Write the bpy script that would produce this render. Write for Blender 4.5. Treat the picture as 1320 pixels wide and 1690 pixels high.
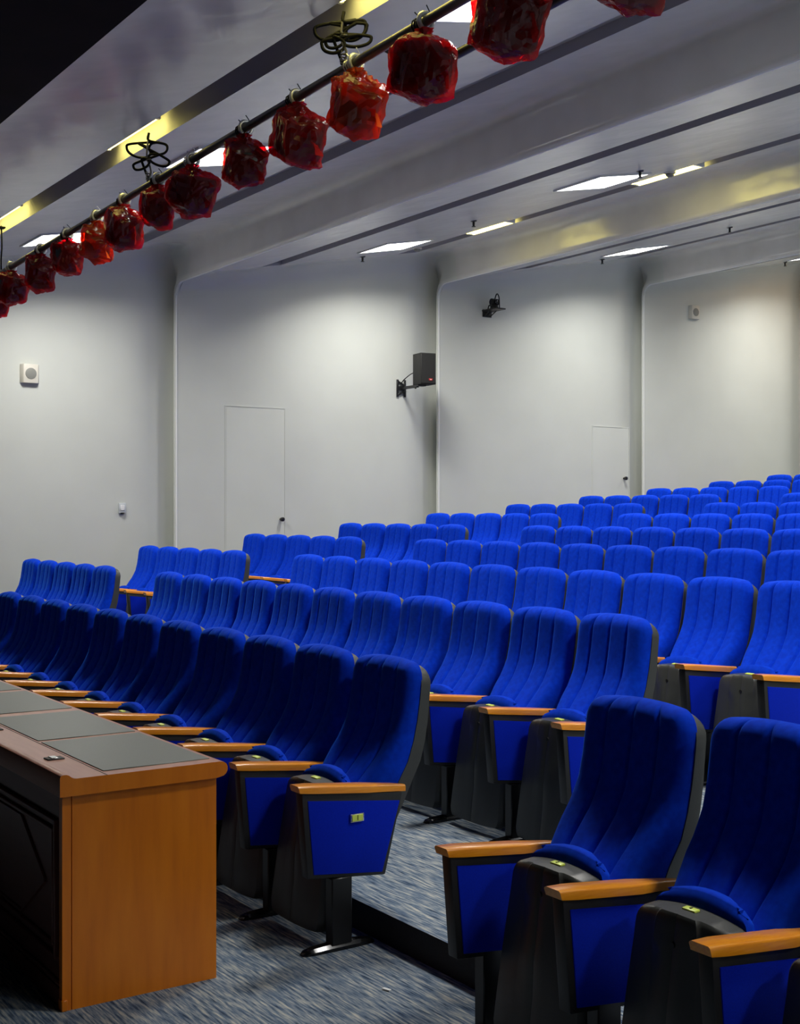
import bpy, bmesh, math, random
from mathutils import Vector, Matrix, noise
R = math.radians
sc = bpy.context.scene
C = sc.collection
for o in list(bpy.data.objects):
    bpy.data.objects.remove(o)

# ------------------------------------------------------------------ camera, world, exposure
# world axes: +X goes up the hall from the stage to the back, +Y runs along the seat rows to the side wall
cam_d = bpy.data.cameras.new('camera')
cam = bpy.data.objects.new('camera', cam_d); C.objects.link(cam)
cam.location = (0, 0, 1.633)
cam.rotation_euler = (R(90), 0, R(-33.85))
cam_d.sensor_fit = 'HORIZONTAL'; cam_d.sensor_width = 36
cam_d.lens = 2116.4 / 1320 * 36
cam_d.clip_start = 0.05; cam_d.clip_end = 100
sc.camera = cam
w = bpy.data.worlds.new('world'); sc.world = w; w.use_nodes = True
w.node_tree.nodes['Background'].inputs[0].default_value = (0.02, 0.02, 0.022, 1)
w.node_tree.nodes['Background'].inputs[1].default_value = 1.0
sc.view_settings.view_transform = 'Standard'; sc.view_settings.look = 'None'
sc.view_settings.gamma = 1; sc.view_settings.use_curve_mapping = False
sc.view_settings.exposure = 0.28
sc.cycles.use_denoising = True
sc.cycles.max_bounces = 10; sc.cycles.diffuse_bounces = 6; sc.cycles.transparent_max_bounces = 16
sc.cycles.sample_clamp_indirect = 6
PANEL_POWER = 6.0       # radiance of the square ceiling lights' diffusers
PANEL_WATTS = 52.0      # lamp behind each diffuser, thrown downwards by its reflector
PANEL_SPREAD = 150      # opening angle of that reflector, degrees
TUBE_POWER = 9.0       # radiance of the yellow tubes in the ceiling slots
WARM_POWER = 16.0

# ------------------------------------------------------------------ helpers
def mk(name, verts, faces, mats, parent=None, smooth=None, midx=None):
    me = bpy.data.meshes.new(name)
    me.from_pydata([tuple(v) for v in verts], [], faces)
    for m in (mats if isinstance(mats, (list, tuple)) else [mats]): me.materials.append(m)
    if midx:
        for p, i in zip(me.polygons, midx): p.material_index = i
    return fin(name, me, parent, smooth)

def fin(name, me, parent=None, smooth=None):
    if smooth is not None:
        for p in me.polygons: p.use_smooth = True
        me.set_sharp_from_angle(angle=R(smooth))
    o = bpy.data.objects.new(name, me); C.objects.link(o)
    if parent: o.parent = parent
    return o

def bmobj(name, bm, mats, parent=None, smooth=None):
    bmesh.ops.recalc_face_normals(bm, faces=bm.faces)
    me = bpy.data.meshes.new(name); bm.to_mesh(me); bm.free()
    for m in (mats if isinstance(mats, (list, tuple)) else [mats]): me.materials.append(m)
    return fin(name, me, parent, smooth)

def add_box(bm, c, s, bevel=0, seg=2, mi=0, rot=None):
    r = bmesh.ops.create_cube(bm, size=1)
    vs = r['verts']
    for v in vs: v.co = Vector((v.co.x * s[0], v.co.y * s[1], v.co.z * s[2]))
    fs = list({f for v in vs for f in v.link_faces})
    if bevel:
        es = list({e for v in vs for e in v.link_edges})
        q = bmesh.ops.bevel(bm, geom=es, offset=bevel, segments=seg, profile=0.5, affect='EDGES')
        fs = list(set(q['faces']) | {f for f in fs if f.is_valid})
        vs = list({v for f in fs for v in f.verts})
    m = Matrix.Translation(c) @ (rot.to_4x4() if rot else Matrix.Identity(4))
    for v in vs: v.co = m @ v.co
    for f in fs: f.material_index = mi
    return vs

def add_prism(bm, poly, axis, a, b, bevel=0, seg=2, mi=0):
    """poly: 2-D outline; axis 'y': (x,z) extruded in y a..b; axis 'x': (y,z) along x; axis 'z': (x,y) along z"""
    def P(p, h):
        return {'y': (p[0], h, p[1]), 'x': (h, p[0], p[1]), 'z': (p[0], p[1], h)}[axis]
    lo = [bm.verts.new(P(p, a)) for p in poly]; hi = [bm.verts.new(P(p, b)) for p in poly]
    n = len(poly); fs = [bm.faces.new(lo), bm.faces.new(hi)]
    for i in range(n): fs.append(bm.faces.new((lo[i], lo[(i + 1) % n], hi[(i + 1) % n], hi[i])))
    if bevel:
        bmesh.ops.recalc_face_normals(bm, faces=fs)
        es = list({e for f in fs for e in f.edges})
        q = bmesh.ops.bevel(bm, geom=es, offset=bevel, segments=seg, profile=0.5, affect='EDGES')
        fs = list(set(q['faces']) | {f for f in fs if f.is_valid})
    for f in fs: f.material_index = mi

def add_tube(bm, pts, r, n=8, caps=True, mi=0):
    pts = [Vector(p) for p in pts]; rings = []; up = None
    for i, p in enumerate(pts):
        t = (pts[min(i + 1, len(pts) - 1)] - pts[max(i - 1, 0)]).normalized()
        if up is None:
            up = Vector((0, 0, 1)) if abs(t.z) < 0.9 else Vector((1, 0, 0))
        a = (up - t * up.dot(t)).normalized(); b = t.cross(a); up = a
        rr = r[i] if isinstance(r, (list, tuple)) else r
        rings.append([bm.verts.new(p + a * rr * math.cos(2 * math.pi * k / n) + b * rr * math.sin(2 * math.pi * k / n)) for k in range(n)])
    fs = []
    for q0, q1 in zip(rings, rings[1:]):
        for k in range(n): fs.append(bm.faces.new((q0[k], q0[(k + 1) % n], q1[(k + 1) % n], q1[k])))
    if caps: fs += [bm.faces.new(rings[0]), bm.faces.new(rings[-1])]
    for f in fs: f.material_index = mi

def spline(ctrl, per=8):
    c = [Vector(p) for p in ctrl]; c = [2 * c[0] - c[1]] + c + [2 * c[-1] - c[-2]]; out = []
    for i in range(1, len(c) - 2):
        p0, p1, p2, p3 = c[i - 1:i + 3]
        for k in range(per):
            t = k / per
            out.append(0.5 * ((2 * p1) + (p2 - p0) * t + (2 * p0 - 5 * p1 + 4 * p2 - p3) * t * t + (3 * p1 - p0 - 3 * p2 + p3) * t ** 3))
    out.append(c[-2]); return out

def tag(o, label, cat, group=None, kind=None):
    o['label'] = label; o['category'] = cat
    if group: o['group'] = group
    if kind: o['kind'] = kind
    return o

def thing(name, label, cat, loc=(0, 0, 0), group=None):
    o = bpy.data.objects.new(name, None); C.objects.link(o)
    o.location = loc; o.empty_display_size = 0.1
    return tag(o, label, cat, group)

def struct(o):
    o['kind'] = 'structure'; return o

def kids(o): return [c for c in bpy.data.objects if c.parent is o]

# ------------------------------------------------------------------ materials
def mat(name, col, rough=0.5, metal=0.0, **kw):
    m = bpy.data.materials.new(name); m.use_nodes = True
    b = m.node_tree.nodes['Principled BSDF']
    b.inputs['Base Color'].default_value = (*col, 1); b.inputs['Roughness'].default_value = rough
    b.inputs['Metallic'].default_value = metal
    for k, v in kw.items():
        b.inputs[k.replace('_', ' ')].default_value = v
    return m

def N(m, t, **kw):
    n = m.node_tree.nodes.new(t)
    for k, v in kw.items(): setattr(n, k, v)
    return n

def ramp(m, stops):
    n = N(m, 'ShaderNodeValToRGB'); e = n.color_ramp.elements
    while len(e) < len(stops): e.new(0.5)
    for q, (p, c) in zip(e, stops): q.position = p; q.color = (*c, 1)
    return n

def noisy(m, scale, stops, stretch=(1, 1, 1), detail=4, bump=0, rotz=0, bdist=0.01, rough=0.5):
    t = m.node_tree; L = t.links.new; b = t.nodes['Principled BSDF']
    tc = N(m, 'ShaderNodeTexCoord'); mp = N(m, 'ShaderNodeMapping'); nz = N(m, 'ShaderNodeTexNoise')
    mp.inputs['Scale'].default_value = stretch; mp.inputs['Rotation'].default_value = (0, 0, rotz)
    nz.inputs['Scale'].default_value = scale; nz.inputs['Detail'].default_value = detail; nz.inputs['Roughness'].default_value = rough
    L(tc.outputs['Object'], mp.inputs[0]); L(mp.outputs[0], nz.inputs['Vector'])
    if stops:
        r = ramp(m, stops); L(nz.outputs[0], r.inputs[0]); L(r.outputs[0], b.inputs['Base Color'])
    if bump:
        bp = N(m, 'ShaderNodeBump'); bp.inputs['Strength'].default_value = bump; bp.inputs['Distance'].default_value = bdist
        L(nz.outputs[0], bp.inputs['Height']); L(bp.outputs[0], b.inputs['Normal'])
    return m

M_wall = noisy(mat('white_wall_paint', (.78, .79, .74), .42), 1.3, [(.3, (.555, .572, .535)), (.7, (.595, .613, .575))], bump=0.03)
M_ceil = noisy(mat('glossy_white_ceiling_paint', (.5, .5, .5), .22, IOR=1.7), 3.2, [(.3, (.66, .65, .625)), (.7, (.72, .71, .685))], stretch=(1, 1, 1), bump=.42, bdist=.02, detail=2)
M_slot = mat('grey_slot_lining', (.40, .39, .42), .6)
M_black = noisy(mat('unlit_proscenium_black_brown', (.012, .009, .008), .8, Specular_IOR_Level=.08), 4, [(.3, (.010, .008, .007)), (.7, (.016, .011, .010))])  # near-black colour carries the darkness of the unlit stage end
M_fab = mat('royal_blue_velvet', (.0, .03, .5), .85, Sheen_Weight=.38, Sheen_Roughness=.35, Sheen_Tint=(.03, .26, 1, 1), Specular_IOR_Level=.08)
noisy(M_fab, 38, [(.3, (.0006, .030, .50)), (.7, (.0009, .047, .66))], bump=.08, bdist=.003)
M_panel = mat('blue_panel_cloth', (.0, .018, .34), .9, Sheen_Weight=.2, Sheen_Tint=(.1, .25, 1, 1), Specular_IOR_Level=.1)
noisy(M_panel, 300, [(.3, (.001, .014, .42)), (.7, (.0012, .020, .54))], bump=.06, bdist=.002)
M_bead = mat('rim_highlight_bead', (.8, .81, .8), .3)
M_stage = noisy(mat('dim_grey_stage_cloth', (.2, .19, .19), .9), 3, [(.3, (.03, .028, .028)), (.7, (.045, .042, .042))])
M_shell = noisy(mat('dark_grey_plastic', (.05, .052, .05), .4), 500, [(.3, (.042, .044, .042)), (.7, (.056, .058, .055))], bump=.1, bdist=.001)
M_frame = noisy(mat('black_textured_plastic', (.016, .016, .017), .42), 500, [(.3, (.012, .012, .013)), (.7, (.019, .019, .02))], bump=.1, bdist=.001)
M_metal = mat('black_painted_steel', (.008, .008, .009), .35)
M_foot = mat('glossy_black_foot_metal', (.05, .05, .052), .18, .9)
M_arm = noisy(mat('orange_varnished_armrest_wood', (.5, .2, .04), .28, Coat_Weight=.4, Coat_Roughness=.12), 14, [(.25, (.78, .245, .008)), (.55, (.88, .32, .012)), (.8, (.90, .37, .025))], stretch=(.6, 9, 9), bump=.04, bdist=.002)
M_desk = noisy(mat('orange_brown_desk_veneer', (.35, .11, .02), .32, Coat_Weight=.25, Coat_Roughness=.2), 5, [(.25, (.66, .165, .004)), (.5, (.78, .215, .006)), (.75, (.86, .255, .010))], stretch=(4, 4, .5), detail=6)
M_desktop = noisy(mat('red_brown_desktop_with_sheen', (.3, .1, .05), .34, Coat_Weight=.25, Coat_Roughness=.25), 5, [(.25, (.42, .17, .11)), (.75, (.54, .24, .16))], stretch=(6, .6, 6), detail=6)  # base colour made paler and pinker to hold the ceiling's sheen
M_deskfront = noisy(mat('shade_darkened_desk_front', (.09, .025, .015), .4, Coat_Weight=.3, Coat_Roughness=.2), 6, [(.25, (.14, .045, .032)), (.75, (.20, .065, .045))], stretch=(6, .5, 6), detail=5)  # desk wood darkened in colour for the unlit side facing the stage
M_pad = noisy(mat('grey_green_leather_inlay', (.08, .09, .075), .36), 260, [(.3, (.095, .105, .088)), (.7, (.12, .13, .11))], bump=.12, bdist=.001)
M_chrome = mat('brushed_chrome', (.7, .7, .7), .2, 1)
M_riser = noisy(mat('black_step_riser', (.008, .008, .009), .7), 90, [(.3, (.006, .006, .007)), (.7, (.012, .012, .013))])
M_plate = mat('yellow_green_number_plate', (.72, .86, .13), .35)
M_ink = mat('black_ink', (.01, .01, .01), .5)
M_white = mat('white_plastic', (.75, .75, .75), .35)
M_wspk = mat('cream_plastic', (.62, .59, .52), .45)
M_grille = mat('grey_speaker_grille', (.22, .22, .2), .5)
M_lspk = noisy(mat('black_loudspeaker_vinyl', (.018, .018, .018), .6, Specular_IOR_Level=.2), 300, [(.3, (.014, .014, .014)), (.7, (.024, .024, .024))], bump=.1, bdist=.001)
M_cable = mat('black_rubber_cable', (.006, .006, .007), .6, Specular_IOR_Level=.15)
M_pipe = noisy(mat('weathered_steel_pipe', (.22, .21, .19), .36, .75), 9, [(.3, (.14, .135, .12)), (.7, (.26, .25, .22))], stretch=(1, .3, 1))
M_clamp = mat('galvanised_clamp', (.75, .76, .77), .3, .6)
M_switch = mat('pale_grey_switch_plastic', (.5, .53, .56), .35)
M_red = mat('red_badge', (.35, .02, .02), .4)
M_paper = mat('white_paper', (.85, .85, .83), .8)
M_lamp = mat('black_lamp_housing', (.012, .011, .011), .45)

def carpet():
    m = mat('streaked_blue_grey_carpet', (.08, .1, .12), .95, Specular_IOR_Level=.1)
    t = m.node_tree; L = t.links.new; b = t.nodes['Principled BSDF']
    tc = N(m, 'ShaderNodeTexCoord'); mp = N(m, 'ShaderNodeMapping')
    mp.inputs['Rotation'].default_value = (0, 0, R(7)); mp.inputs['Scale'].default_value = (105, 9, 1)
    n1 = N(m, 'ShaderNodeTexNoise'); n1.inputs['Scale'].default_value = 1; n1.inputs['Detail'].default_value = 3; n1.inputs['Roughness'].default_value = .6
    mp2 = N(m, 'ShaderNodeMapping'); mp2.inputs['Rotation'].default_value = (0, 0, R(7)); mp2.inputs['Scale'].default_value = (34, 4, 1); mp2.inputs['Location'].default_value = (3, 7, 1)
    n2 = N(m, 'ShaderNodeTexNoise'); n2.inputs['Scale'].default_value = 1; n2.inputs['Detail'].default_value = 2
    L(tc.outputs['Object'], mp.inputs[0]); L(tc.outputs['Object'], mp2.inputs[0])
    L(mp.outputs[0], n1.inputs['Vector']); L(mp2.outputs[0], n2.inputs['Vector'])
    r1 = ramp(m, [(.30, (.035, .055, .09)), (.44, (.15, .205, .29)), (.54, (.31, .35, .39)), (.68, (.60, .58, .52))])
    r2 = ramp(m, [(.3, (.55, .62, .72)), (.7, (1.0, .98, .94))])
    mx = N(m, 'ShaderNodeMix', data_type='RGBA', blend_type='MULTIPLY'); mx.inputs[0].default_value = 1
    L(n1.outputs[0], r1.inputs[0]); L(n2.outputs[0], r2.inputs[0])
    L(r1.outputs[0], mx.inputs[6]); L(r2.outputs[0], mx.inputs[7]); L(mx.outputs[2], b.inputs['Base Color'])
    bp = N(m, 'ShaderNodeBump'); bp.inputs['Strength'].default_value = .5; bp.inputs['Distance'].default_value = .004
    L(n1.outputs[0], bp.inputs['Height']); L(bp.outputs[0], b.inputs['Normal'])
    return m
M_carpet = carpet()

def emit(name, col, s):
    m = bpy.data.materials.new(name); m.use_nodes = True; t = m.node_tree
    t.nodes.remove(t.nodes['Principled BSDF'])
    e = N(m, 'ShaderNodeEmission'); e.inputs[0].default_value = (*col, 1); e.inputs[1].default_value = s
    t.links.new(e.outputs[0], t.nodes['Material Output'].inputs[0]); return m
M_light = emit('cool_white_diffuser', (1.0, .985, .95), PANEL_POWER)
M_tube = emit('yellow_tube', (1.0, .86, .22), TUBE_POWER)
M_warm = emit('warm_lamp', (1.0, .56, .15), WARM_POWER)

def bag_mat(name, tint, thru, gloss):
    m = bpy.data.materials.new(name); m.use_nodes = True; t = m.node_tree; L = t.links.new
    p = t.nodes['Principled BSDF']; out = t.nodes['Material Output']
    p.inputs['Base Color'].default_value = (tint[0] * .14, tint[1] * .2, tint[2] * .14, 1); p.inputs['Roughness'].default_value = gloss
    p.inputs['Specular IOR Level'].default_value = .8
    tr = N(m, 'ShaderNodeBsdfTransparent'); tr.inputs[0].default_value = (*thru, 1)
    tl = N(m, 'ShaderNodeBsdfTranslucent'); tl.inputs[0].default_value = (*tint, 1)
    a = N(m, 'ShaderNodeMixShader'); a.inputs[0].default_value = .34
    b = N(m, 'ShaderNodeMixShader'); b.inputs[0].default_value = .42
    L(p.outputs[0], a.inputs[1]); L(tl.outputs[0], a.inputs[2]); L(a.outputs[0], b.inputs[1]); L(tr.outputs[0], b.inputs[2]); L(b.outputs[0], out.inputs[0])
    tc = N(m, 'ShaderNodeTexCoord'); nz = N(m, 'ShaderNodeTexNoise'); nz.inputs['Scale'].default_value = 14; nz.inputs['Detail'].default_value = 5
    nz.inputs['Distortion'].default_value = 1.2
    bp = N(m, 'ShaderNodeBump'); bp.inputs['Strength'].default_value = .7; bp.inputs['Distance'].default_value = .02
    L(tc.outputs['Object'], nz.inputs['Vector']); L(nz.outputs[0], bp.inputs['Height'])
    L(bp.outputs[0], p.inputs['Normal']); return m
M_bag = bag_mat('thin_red_plastic_film', (.8, .035, .03), (.95, .02, .06), .10)
M_bag2 = bag_mat('tube_lit_red_plastic_film', (.95, .14, .02), (.95, .10, .03), .10)  # red film again, yellow tube light mixed into its colour

# ------------------------------------------------------------------ hall geometry constants
W = 13.5                      # inner face of the side wall's rims
RIMV = [2.33 + 3.66 * k for k in range(6)]
RIMZ = [3.88 + .345 * k for k in range(6)]
BACK = 19.9; FRONT = -3.0; RIGHT = -8.0
RISE = .1147; TREAD = 1.2558; RISER0 = 2.655
def floor_z(v): return 0 if v < RISER0 else RISE * (int((v - RISER0) / TREAD) + 1)
def bay(v): return max(k for k in range(6) if RIMV[k] <= v)
def ceil_z(v): k = bay(v); return RIMZ[k] + .050 + .19 * (v - RIMV[k])
def wall_u(v):
    return W + .01
SLOPE = math.atan(.19)

# floor: stepped, carpet on the treads and black risers
verts, faces, mi = [], [], []
prof = [(FRONT, 0)]; n = 0; v = RISER0
while v < BACK:
    prof += [(v, RISE * n), (v, RISE * (n + 1))]; n += 1; v += TREAD
prof.append((BACK, RISE * n))
for (x, z) in prof: verts += [(x, RIGHT, z), (x, W + .35, z)]
for i in range(len(prof) - 1):
    faces.append((2 * i, 2 * i + 2, 2 * i + 3, 2 * i + 1)); mi.append(1 if prof[i][0] == prof[i + 1][0] else 0)
struct(mk('floor', verts, faces, [M_carpet, M_riser], midx=mi))

# side wall and ceiling: nested shells, each bay widening and rising to the back, then a cove down to the next rounded rim
# each row: ceiling v, ceiling z, wall v, wall u, corner radius
def shell_profile():
    P = [(2.2, RIMZ[0] + .01, 2.2, W + .01, .2)]
    for k in range(5):
        v0, z0 = RIMV[k], RIMZ[k]
        if k:
            for dc, dz, dw, du, r in ((-.02, .03, -.015, .02, .17), (-.002, .006, -.010, .006, .17), (.018, 0, .006, 0, .17),
                                      (.030, .004, .02, 0, .17), (.036, .012, .03, .003, .17), (.037, .11, .032, .006, .19), (.085, .11, .05, .008, .19), (.086, .066, .052, .01, .19)):
                P.append((v0 + dc, z0 + dz, v0 + dw, W + du, r))
        for d in (.5, .88, 1.13, 1.9, 2.76, 3.03):
            P.append((v0 + d, z0 + .050 + .19 * d, v0 + d, W + .01, .2 + .05 * d))
        n = 0; E = 3.68 + (v0 + 3.66) * .0142
        for dc, dz, dw, du in ((3.22, .661, 3.22, .014), (3.36, .688, 3.36, .062), (3.46, .706, 3.46, .098), (3.53, .712, 3.54, .127), (3.575, .703, 3.60, .147),
                               (3.605, .678, 3.65, .162), (3.622, .64, E - .02, .182), (3.632, .59, E, .16), (3.638, .50, E, .06), (3.640, .40, 3.665, .035)):
            P.append((v0 + dc, z0 + dz, v0 + dw, W + du, .34 - .16 * n / 9)); n += 1
    return [p for p in P if p[0] < BACK] + [(BACK, ceil_z(BACK - .01), BACK, W + .01, .3)]
SP = shell_profile()
UC = 13.08
verts, faces = [], []; NA = 9; row = NA + 3
for (vc, z, vw, u, r) in SP:
    verts += [(vw, u, -.4)]
    for a in range(NA + 1):
        t = math.pi / 2 * a / NA; verts.append((vw + (vc - vw) * math.sin(t) ** 2, u - r + r * math.cos(t), z - r + r * math.sin(t)))
    verts.append((vc, UC, z))
for i in range(len(SP) - 1):
    for j in range(row - 1):
        a = i * row + j; faces.append((a, a + 1, a + row + 1, a + row))
struct(mk('wall_left', verts, faces, M_wall, smooth=38))

verts, faces, mi = [], [], []
slots = []
for k in range(5):
    d1 = .20 if k == 0 else .07
    slots += [(RIMV[k] + .88, RIMV[k] + 1.13, d1), (RIMV[k] + 2.76, RIMV[k] + 3.03, .08)]
CP = []; 
for (v, z, vw, u, r) in SP:
    s0 = [s for s in slots if abs(s[0] - v) < 1e-6]; s1 = [s for s in slots if abs(s[1] - v) < 1e-6]
    if s0: CP += [(v, z, 0), (v, z + s0[0][2], 1)]
    elif s1: CP += [(v, z + s1[0][2], 1), (v, z, 1)]
    else: CP.append((v, z, 0))
for (v, z, f) in CP: verts += [(v, RIGHT, z), (v, UC, z)]
for i in range(len(CP) - 1):
    faces.append((2 * i, 2 * i + 1, 2 * i + 3, 2 * i + 2)); mi.append(1 if CP[i + 1][2] else 0)
for i in range(len(CP) - 3):                                           # end caps of the slots
    if CP[i + 1][2] and not CP[i][2]:
        faces.append((2 * i + 1, 2 * i + 3, 2 * i + 5, 2 * i + 7)); mi.append(1)
struct(mk('ceiling', verts, faces, [M_ceil, M_slot], smooth=38, midx=mi))

# rounded beads added on the rims, paler to imitate light caught along the edge
for k in range(1, 5):
    v0, z0 = RIMV[k] + .012, RIMZ[k] + .012; bm = bmesh.new(); r = .17; u0 = W + .012
    path = [(v0, u0, -.2), (v0, u0, z0 - r)] + [(v0, u0 - r + r * math.cos(R(a)), z0 - r + r * math.sin(R(a))) for a in range(10, 90, 10)] + [(v0, u0 - r, z0), (v0, RIGHT, z0)]
    add_tube(bm, path, .015, 10)
    struct(bmobj('trim_%d' % k, bm, M_bead, None, 60))

def slab(name, x0, x1, y0, y1, z0, z1, m):
    bm = bmesh.new(); add_box(bm, ((x0 + x1) / 2, (y0 + y1) / 2, (z0 + z1) / 2), (x1 - x0, y1 - y0, z1 - z0))
    return struct(bmobj(name, bm, m))
slab('wall_back', BACK, BACK + .2, RIGHT, W + .5, -.4, 6.6, M_wall)
slab('wall_right', FRONT, BACK, RIGHT - .2, RIGHT, -.4, 6.6, M_wall)
slab('wall_front', FRONT - .2, FRONT, RIGHT, W + .5, -.4, 6.6, M_stage)
slab('ceiling_stage', FRONT, 2.2, RIGHT, W + .5, 3.865, 4.15, M_black)
slab('wall_stage', FRONT, 2.2, W + .02, W + .3, -.4, 4.0, M_black)

# flush doors in the side wall
def flush_door(name, v0, v1, zt, knob_v, knob_z):
    zb = floor_z(v0) ; u = wall_u((v0 + v1) / 2) ; tilt = .035
    bm = bmesh.new()
    poly = [(v0, zb), (v1, zb), (v1, zt), (v0, zt)]
    def P(x, z, off): return (x, wall_u(x) - off, z)
    g = .006
    def quadbox(x0, x1, z0, z1, o0, o1):
        a = [bm.verts.new(P(x, z, o1)) for x, z in ((x0, z0), (x1, z0), (x1, z1), (x0, z1))]
        b = [bm.verts.new(P(x, z, o0)) for x, z in ((x0, z0), (x1, z0), (x1, z1), (x0, z1))]
        bm.faces.new(a); bm.faces.new(b)
        for i in range(4): bm.faces.new((a[i], a[(i + 1) % 4], b[(i + 1) % 4], b[i]))
    quadbox(v0 + g, v1 - g, zb, zt - g, -.01, .002)
    d = struct(bmobj(name, bm, M_wall))
    bm = bmesh.new()
    def quadbox2(x0, x1, z0, z1): quadbox(x0, x1, z0, z1, -.01, .005)
    quadbox2(v0 - .012, v0, zb, zt + .012); quadbox2(v1, v1 + .012, zb, zt + .012); quadbox2(v0, v1, zt, zt + .012)
    bmobj('door_frame', bm, M_wall, d)
    bm = bmesh.new(); uu = wall_u(knob_v)
    add_tube(bm, [(knob_v, uu, knob_z), (knob_v, uu - .02, knob_z), (knob_v, uu - .035, knob_z), (knob_v, uu - .06, knob_z), (knob_v, uu - .065, knob_z)], [.016, .014, .026, .026, .012], 12)
    bmobj('door_knob', bm, M_metal, d, 40)
flush_door('door_1', 6.62, 7.40, 2.865, 7.345, 1.546)
flush_door('door_2', 12.33, 13.03, 2.84, 12.93, 2.115)

# ------------------------------------------------------------------ ceiling lights
def panel_proto():
    t = thing('ceiling_light', '', 'ceiling light', group='square recessed ceiling lights')
    bm = bmesh.new()
    add_box(bm, (0, 0, -.004), (.60, .60, .012), .003, 1); bmobj('diffuser', bm, M_light, t)
    bm = bmesh.new()
    for sx, sy, lx, ly in ((.31, 0, .02, .64), (-.31, 0, .02, .64), (0, .31, .60, .02), (0, -.31, .60, .02)):
        add_box(bm, (sx, sy, -.002), (lx, ly, .02))
    bmobj('frame', bm, M_white, t)
    la = bpy.data.lights.new('panel_lamp', 'AREA'); la.shape = 'SQUARE'; la.size = .56; la.energy = PANEL_WATTS; la.color = (1, .982, .92); la.spread = R(PANEL_SPREAD)
    lo = bpy.data.objects.new('panel_lamp', la); C.objects.link(lo); lo.parent = t; lo.location = (0, 0, -.016)
    t.rotation_euler = (0, -SLOPE, 0)
    return t
def dup(root, label=None, group=None):
    r = root.copy(); C.objects.link(r)
    if label: r['label'] = label
    if group: r['group'] = group
    for ch in kids_of[root.name]:
        c = ch.copy(); C.objects.link(c); c.parent = r
        for g in kids_of.get(ch.name, ()):
            d = g.copy(); C.objects.link(d); d.parent = c
    return r
kids_of = {}
def register(root):
    kids_of[root.name] = kids(root)
    for ch in kids_of[root.name]:
        kids_of[ch.name] = kids(ch)
pp = panel_proto(); register(pp); first = True
PLAB = {(0, 0): 'square ceiling light glowing behind the far wrapped stage lamps near the side wall',
        (0, 1): 'square ceiling light half hidden behind the middle of the lamp pipe',
        (0, 2): 'square ceiling light hidden above the nearest wrapped stage lamps',
        (1, 0): 'bright square ceiling light nearest the side wall, in the bay with the flush door',
        (1, 1): 'bright square ceiling light beside the yellow slot tube and a smoke detector',
        (2, 0): 'thin looking square ceiling light above the wall mounted camera'}
for k in range(4):
    for j in range(6):
        v = RIMV[k] + (1.86 if k == 0 else 2.14); u = (12.1, 8.66, 5.2, 1.75, -1.7, -5.15)[j] + (.12 if k == 1 else 0)
        lab = PLAB.get((k, j), 'square ceiling light outside the picture to the right')
        o = pp if first else dup(pp)
        first = False
        o['label'] = lab; o.location = (v, u, ceil_z(v) - .004)
        if (k, j) not in PLAB: o['group'] = 'ceiling lights beyond the picture'

# yellow tubes in the slots
def slot_tube(v, u, z, L, label):
    t = thing('slot_tube_light', label, 'tube light', (v, u, z), 'yellow tubes in the ceiling slots')
    bm = bmesh.new(); add_tube(bm, [(-.045, -L / 2, 0), (-.045, L / 2, 0)], .02, 10); add_tube(bm, [(.045, -L / 2, 0), (.045, L / 2, 0)], .02, 10); bmobj('tube', bm, M_tube, t, 40)
    bm = bmesh.new()
    for s in (-1, 1): add_box(bm, (0, s * (L / 2 + .015), .005), (.14, .03, .045), .004, 1)
    add_box(bm, (0, 0, .035), (.15, L + .06, .015), .003, 1)
    bmobj('fitting', bm, M_white, t)
v1 = RIMV[0] + 1.0
slot_tube(v1, 11.25, ceil_z(v1) + .12, .85, 'yellow tube in the ceiling slot closest to the side wall')
slot_tube(v1, 8.35, ceil_z(v1) + .12, .85, 'yellow tube glowing in the slot left of the small cable coil')
slot_tube(v1, 5.15, ceil_z(v1) + .12, .85, 'yellow tube in the slot above the large cable coil')
v2 = RIMV[1] + 2.9
slot_tube(v2, 11.45, ceil_z(v2) + .02, .70, 'short yellow tube in the slot beyond the small sprinkler head')
slot_tube(v2, 8.72, ceil_z(v2) + .02, .80, 'yellow tube in the slot behind the round smoke detector')
v3 = RIMV[3] + 2.9
t = thing('warm_lamp', 'warm lamp strip in the rearmost ceiling slot', 'lamp', (v3, 11.9, ceil_z(v3) + .01))
bm = bmesh.new(); add_box(bm, (0, 0, 0), (.16, 1.2, .03), .006, 1); bmobj('lamp_strip', bm, M_warm, t)
bm = bmesh.new(); add_box(bm, (0, 0, .03), (.2, 1.26, .03), .004, 1); bmobj('backing', bm, M_white, t)

# sprinkler heads and detectors
def sprinkler(v, u, label):
    t = thing('sprinkler_head', label, 'sprinkler', (v, u, ceil_z(v)), 'sprinkler heads on the ceiling')
    bm = bmesh.new(); add_tube(bm, [(0, 0, .01), (0, 0, -.006), (0, 0, -.012)], [.034, .034, .02], 14); bmobj('flange', bm, M_metal, t, 40)
    bm = bmesh.new(); add_tube(bm, [(0, 0, 0), (0, 0, -.04), (0, 0, -.06)], [.013, .013, .009], 10)
    add_tube(bm, [(0, 0, -.058), (0, 0, -.064)], .022, 10); bmobj('nozzle', bm, M_metal, t, 40)
sprinkler(8.11, 10.71, 'small dark sprinkler head between the two bright square lights')
sprinkler(8.18, 13.0, 'small dark sprinkler head between the nearest square light and the side wall')
sprinkler(8.20, 8.36, 'small dark sprinkler head touching the corner of a bright square light')
sprinkler(11.95, 12.9, 'small dark sprinkler head in the corner above the wall camera')
sprinkler(11.76, 10.49, 'small dark sprinkler head below the second beam, right of a thin light')
sprinkler(15.5, 12.75, 'tiny sprinkler head above the far square wall speaker')
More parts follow.
